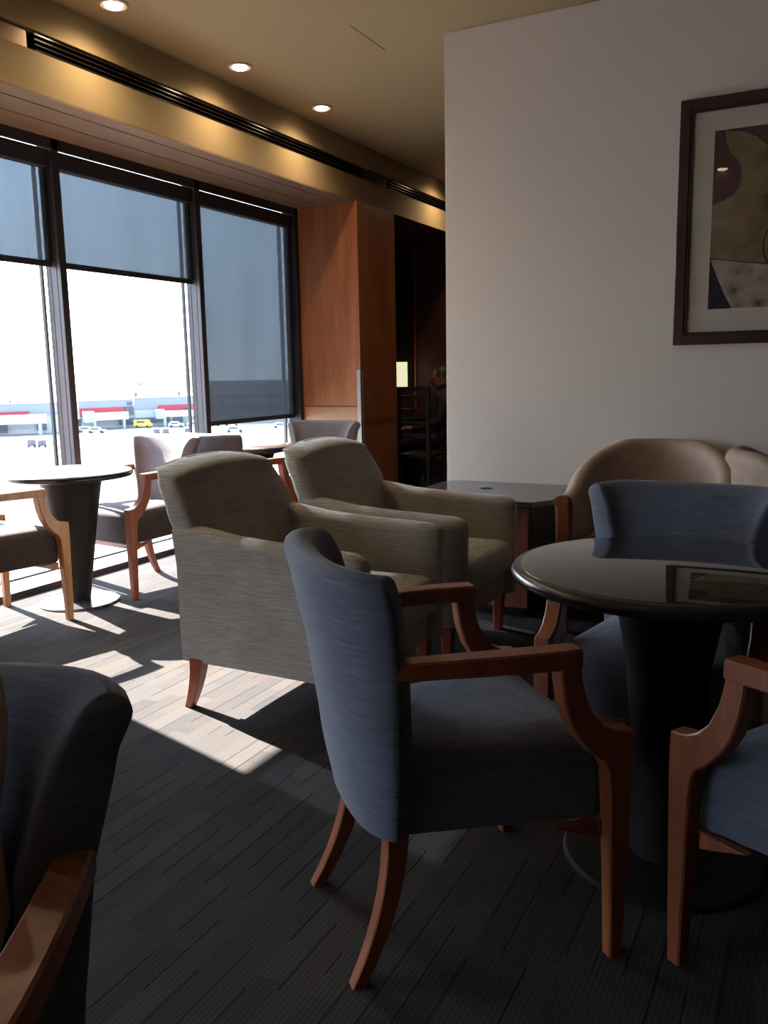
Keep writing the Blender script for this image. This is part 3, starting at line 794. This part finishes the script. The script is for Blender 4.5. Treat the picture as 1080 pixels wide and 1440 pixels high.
ac = thing('lounge_chair', 'dark lounge chair under the seated person in the alcove', 'armchair', (-3.54, 8.20, 0), math.radians(115))
obj('seat', MB().box(-.27, .27, -.22, .28, .20, .395), 'black_matte', ac, bevel=.03, seg=3)
obj('backrest', MB().box(-.27, .27, -.34, -.20, .20, .88), 'black_matte', ac, bevel=.03, seg=3)
for sx in (-.24, .24):
    for sy in (-.26, .22): obj('leg', MB().box(sx-.02, sx+.02, sy-.02, sy+.02, 0, .20), 'black', ac, smooth=False)

# ------------------------------------------------------------------ outside: the airport apron
GZ = -12.75
struct('ground', MB().box(-900, -8, -300, 900, GZ-.5, GZ), 'concrete', smooth=False)
def seg_box(mb, p, q, depth, z0, z1, off=0.0):
    p = Vector((p[0], p[1], 0)); q = Vector((q[0], q[1], 0)); d = (q-p).normalized(); n = Vector((-d.y, d.x, 0))
    if n.dot(p) < 0: n = -n
    a, b_ = p+n*off, q+n*off; c, e = b_+n*depth, a+n*depth
    base = [a, b_, c, e]
    return mb.loft([[(v.x, v.y, GZ+z0) for v in base], [(v.x, v.y, GZ+z1) for v in base]])
def along(p, q, t): return (lerp(p[0], q[0], t), lerp(p[1], q[1], t))
def terminal(label, p, q, h, band, base_t=(0, 1), dark=None, base='facade_light'):
    t = thing('terminal_building', label, 'building', (p[0], p[1], GZ), 0, 'terminal buildings across the apron')
    def part(name, mb, mat): 
        mb.v = [(x-p[0], y-p[1], z-GZ) for x, y, z in mb.v]; return obj(name, mb, mat, t, smooth=False)
    part('wall', seg_box(MB(), p, q, 9, 0, h), base)
    part('upper_cladding', seg_box(MB(), p, q, .5, h*.60, h*.98, -.3), 'facade')
    part('parapet', seg_box(MB(), p, q, .8, h*.98, h*1.02, -.5), 'white')
    for (a, b_, z0, z1, mat, nm) in band: part(nm, seg_box(MB(), along(p, q, a), along(p, q, b_), .3, z0*h, z1*h, -.6), mat)
    return t
terminal('pale terminal block with a short red band, left of the first mullion', (-197, 128), (-174, 158), 7.6, [(.52, .80, .60, .74, 'red', 'red_band'), (.30, .50, .60, .72, 'glazing', 'dark_band'), (.60, .66, .05, .35, 'glazing', 'opening'), (.84, .9, .1, .35, 'glazing', 'opening')])
terminal('terminal block with the long red band, right of the first mullion', (-176.5, 166), (-170.5, 180), 7.6,
         [(.02, .82, .44, .74, 'red', 'red_band'), (.83, .99, .44, .74, 'glazing', 'dark_panel'), (.88, .97, .80, .90, 'glazing', 'vent'), (.72, 1.0, .10, .33, 'glazing', 'opening'), (-.10, .02, .12, .38, 'glazing', 'opening')])
terminal('terminal block with red band ending at the second mullion', (-170.3, 180.2), (-159.5, 196), 7.9, [(.34, .97, .52, .72, 'red', 'red_band'), (.0, .5, .12, .30, 'glazing', 'opening'), (.70, .81, .36, .58, 'glazing', 'dark_window'), (.55, .69, .1, .28, 'glazing', 'opening')])
terminal('taller terminal block seen dimly through the right blind', (-158.5, 197.5), (-120, 228), 11.8, [(0, 1, .30, .42, 'glazing', 'opening'), (0, 1, .60, .68, 'glazing', 'dark_band')], base='facade')
def bridge(label, p, q, z0, z1, rot=None):
    t = thing('jet_bridge', label, 'jet bridge', (p[0], p[1], GZ), 0, 'jet bridges at the terminals')
    def part(name, mb, mat): mb.v = [(x-p[0], y-p[1], z-GZ) for x, y, z in mb.v]; return obj(name, mb, mat, t, smooth=False)
    part('tunnel', seg_box(MB(), p, q, 3, z0, z1), 'white')
    for u in (.12, .85):
        a = along(p, q, u); part('support', seg_box(MB(), a, along(p, q, u+.06), .8, 0, z0), 'teal')
    part('canopy', seg_box(MB(), along(p, q, -.04), along(p, q, .15), 3.4, z0-.4, z1+.5, -.2), 'teal')
bridge('white jet bridge in front of the left terminal block', (-181, 141), (-171.5, 151), 2.7, 4.9)
bridge('white jet bridge below the long red band', (-172, 165), (-167.5, 175), 2.4, 4.4)
bridge('pale jet bridge before the terminal near the second mullion', (-162.5, 181.0), (-155.5, 190), 2.6, 4.2)
def vehicle(name, label, loc, L, W, Hh, mat, rz, cat, van=False, group=None):
    t = thing(name, label, cat, (loc[0], loc[1], GZ), rz, group)
    m = MB()
    if van: prof = [(-L/2, .35), (L/2, .35), (L/2, .95), (L/2-.45, 1.15), (L/2-.95, Hh), (-L/2, Hh)]
    else: prof = [(-L/2, .35), (L/2, .35), (L/2, .75), (L/2-.9, .90), (L/2-1.6, Hh), (-L/2+.8, Hh), (-L/2+.1, .95)]
    m.loft([[(x, y, z) for x, z in prof] for y in (-W/2, W/2)])
    obj('body', m, mat, t, bevel=.05, smooth=False)
    obj('windows', MB().box(-L/2+.9, L/2-1.5, -W/2-.01, W/2+.01, Hh*.62, Hh*.88), 'glazing', t, smooth=False)
    for sx in (-L*.32, L*.32):
        for sy in (-W/2+.05, W/2-.05):
            mb = MB(); mb.loft([[(sx+.35*math.cos(2*PI*k/16), sy+o_, .35+.35*math.sin(2*PI*k/16)) for k in range(16)] for o_ in (-.12, .12)])
            obj('wheel', mb, 'rubber', t)
RZ = math.atan2(-.68, -.73)+PI/2+PI
vehicle('service_van', 'yellow service van parked before the terminals, seen between the mullions', (-165.0, 177.6), 4.6, 2.0, 2.1, 'yellow', math.atan2(.35, .93), 'van', True)
cars = [(-166.5, 158.9, 4.3, 'white car beside the first mullion, nearest the dark post'), (-161.6, 157.4, 4.3, 'white car just right of the first mullion, second in line'),
        (-127.0, 167.9, 4.4, 'pale car under the right blind, nearer the second mullion'), (-124.0, 183.3, 4.2, 'pale car under the right blind, nearer the wood column')]
for x, y, L, l in cars: vehicle('car', l, (x, y), L, 1.8, 1.45, 'white', math.atan2(.5, .86), 'car', False, 'cars on the apron')
for k in range(4):
    x, y = lerp(-156.0, -144, k/3), lerp(180.5, 189, k/3)
    vehicle('car', ['white car parked nearest the yellow van', 'pale blue car, second beyond the yellow van', 'white car, third beyond the yellow van', 'pale blue car nearest the second mullion'][k], (x, y), 4.1, 1.8, 1.5, 'white' if k % 2 == 0 else 'teal', math.atan2(.55, .86), 'car', False, 'cars on the apron')
carts = [(-143.1, 121.7, 1.6, 'grey baggage cart on the apron left of the first mullion, left one'), (-141.0, 122.5, 1.5, 'grey baggage cart on the apron left of the first mullion, right one'),
         (-141.8, 157.0, 1.4, 'grey baggage cart above the taupe chair, left of the pair'), (-139.6, 157.7, 1.4, 'grey baggage cart above the taupe chair, right of the pair'), (-137.2, 162.8, 1.3, 'grey baggage cart beside the second mullion')]
for x, y, h, l in carts:
    t = thing('baggage_cart', l, 'cart', (x, y, GZ), math.atan2(.68, .73), 'baggage carts on the apron')
    obj('box', MB().box(-.75, .75, -.6, .6, .45, h), 'cartgrey', t, bevel=.04, smooth=False)
    obj('chassis', MB().box(-.85, .85, -.6, .6, .30, .42), 'rubber', t, smooth=False)
    for sx in (-.6, .6):
        for sy in (-.5, .5):
            mb = MB(); mb.loft([[(sx+.2*math.cos(2*PI*k/12), sy+o_, .2+.2*math.sin(2*PI*k/12)) for k in range(12)] for o_ in (-.06, .06)])
            obj('wheel', mb, 'rubber', t)
def tree(label, x, y, r, h):
    t = thing('tree', label, 'tree', (x, y, GZ), 0, 'trees behind the terminals')
    obj('trunk', MB().tube([(0, 0, 0), (0, 0, h*.6)], .4, 8), 'trunk', t)
    m = MB()
    for k in range(9):
        a = random.random()*6.28; rr = r*.55*random.random(); cx, cy, cz = rr*math.cos(a)*1.4, rr*math.sin(a), h*.62+random.random()*h*.28; q = r*(.35+.25*random.random())
        m.lathe([(q*math.cos(b_)*(1+.12*random.random()), q*.7*math.sin(b_)) for b_ in [-PI/2+PI*j/8 for j in range(9)]], 12, (cx, cy, cz))
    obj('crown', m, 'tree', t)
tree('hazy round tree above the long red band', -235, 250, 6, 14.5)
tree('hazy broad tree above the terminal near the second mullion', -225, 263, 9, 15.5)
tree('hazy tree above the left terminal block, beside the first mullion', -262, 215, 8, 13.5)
# ------------------------------------------------------------------ light
w = bpy.data.worlds.new('sky'); bpy.context.scene.world = w; w.use_nodes = True; nt = w.node_tree
bg = nt.nodes['Background']
tc = nt.nodes.new('ShaderNodeTexCoord'); sx = nt.nodes.new('ShaderNodeSeparateXYZ'); lk(nt, tc.outputs['Generated'], sx.inputs[0])
r = nt.nodes.new('ShaderNodeValToRGB'); e = r.color_ramp.elements
e[0].position = .0; e[0].color = (.88, .95, 1.0, 1); e[1].position = .6; e[1].color = (.50, .70, 1.0, 1)
lk(nt, sx.outputs['Z'], r.inputs['Fac']); lk(nt, r.outputs['Color'], bg.inputs['Color'])
# the sky brightens towards the sun
dt = nt.nodes.new('ShaderNodeVectorMath'); dt.operation = 'DOT_PRODUCT'; dt.inputs[1].default_value = (-.785, .218, .579)
lk(nt, tc.outputs['Generated'], dt.inputs[0])
def wm(op, a, b_, c_=None):
    n = nt.nodes.new('ShaderNodeMath'); n.operation = op
    for i, q_ in enumerate((a, b_, c_)):
        if q_ is None: continue
        if hasattr(q_, 'links'): lk(nt, q_, n.inputs[i])
        else: n.inputs[i].default_value = q_
    return n.outputs[0]
glow = wm('POWER', wm('MAXIMUM', dt.outputs['Value'], 0.0), 7.0)
lk(nt, wm('MULTIPLY_ADD', glow, 26.0, 4.2), bg.inputs['Strength'])
sd = bpy.data.lights.new('sun', 'SUN'); sd.energy = 75; sd.color = (1, .94, .84); sd.angle = math.radians(.55)
s = bpy.data.objects.new('sun', sd); C.objects.link(s)
alt = math.radians(35.4); az = math.radians(-15.5)
s.rotation_euler = Vector((math.cos(alt)*math.cos(az), math.cos(alt)*math.sin(az), -math.sin(alt))).to_track_quat('-Z', 'Y').to_euler()

# ------------------------------------------------------------------ camera
P = (-0.47765996, -0.16322209, -0.01848187); F = 1205.4
cy_, sy_ = math.cos(P[0]), math.sin(P[0]); cp_, sp_ = math.cos(P[1]), math.sin(P[1]); cr, sr = math.cos(P[2]), math.sin(P[2])
fwv = Vector((sy_*cp_, cy_*cp_, sp_)); r0 = Vector((cy_, -sy_, 0)); u0 = r0.cross(fwv)
rv = cr*r0+sr*u0; uv = -sr*r0+cr*u0
cam = bpy.data.cameras.new('camera'); co = bpy.data.objects.new('camera', cam); C.objects.link(co)
m = Matrix((rv, uv, -fwv)).transposed().to_4x4(); m.translation = (0, 0, H_EYE); co.matrix_world = m
cam.sensor_fit = 'VERTICAL'; cam.sensor_height = 36; cam.lens = F*36/1440; cam.clip_end = 3000; cam.clip_start = .02
bpy.context.scene.camera = co
vs = bpy.context.scene.view_settings
vs.view_transform = 'Standard'; vs.look = 'None'; vs.exposure = .5; vs.gamma = 1; vs.use_curve_mapping = False
bpy.context.scene.cycles.max_bounces = 8
bpy.context.scene.cycles.transparent_max_bounces = 16
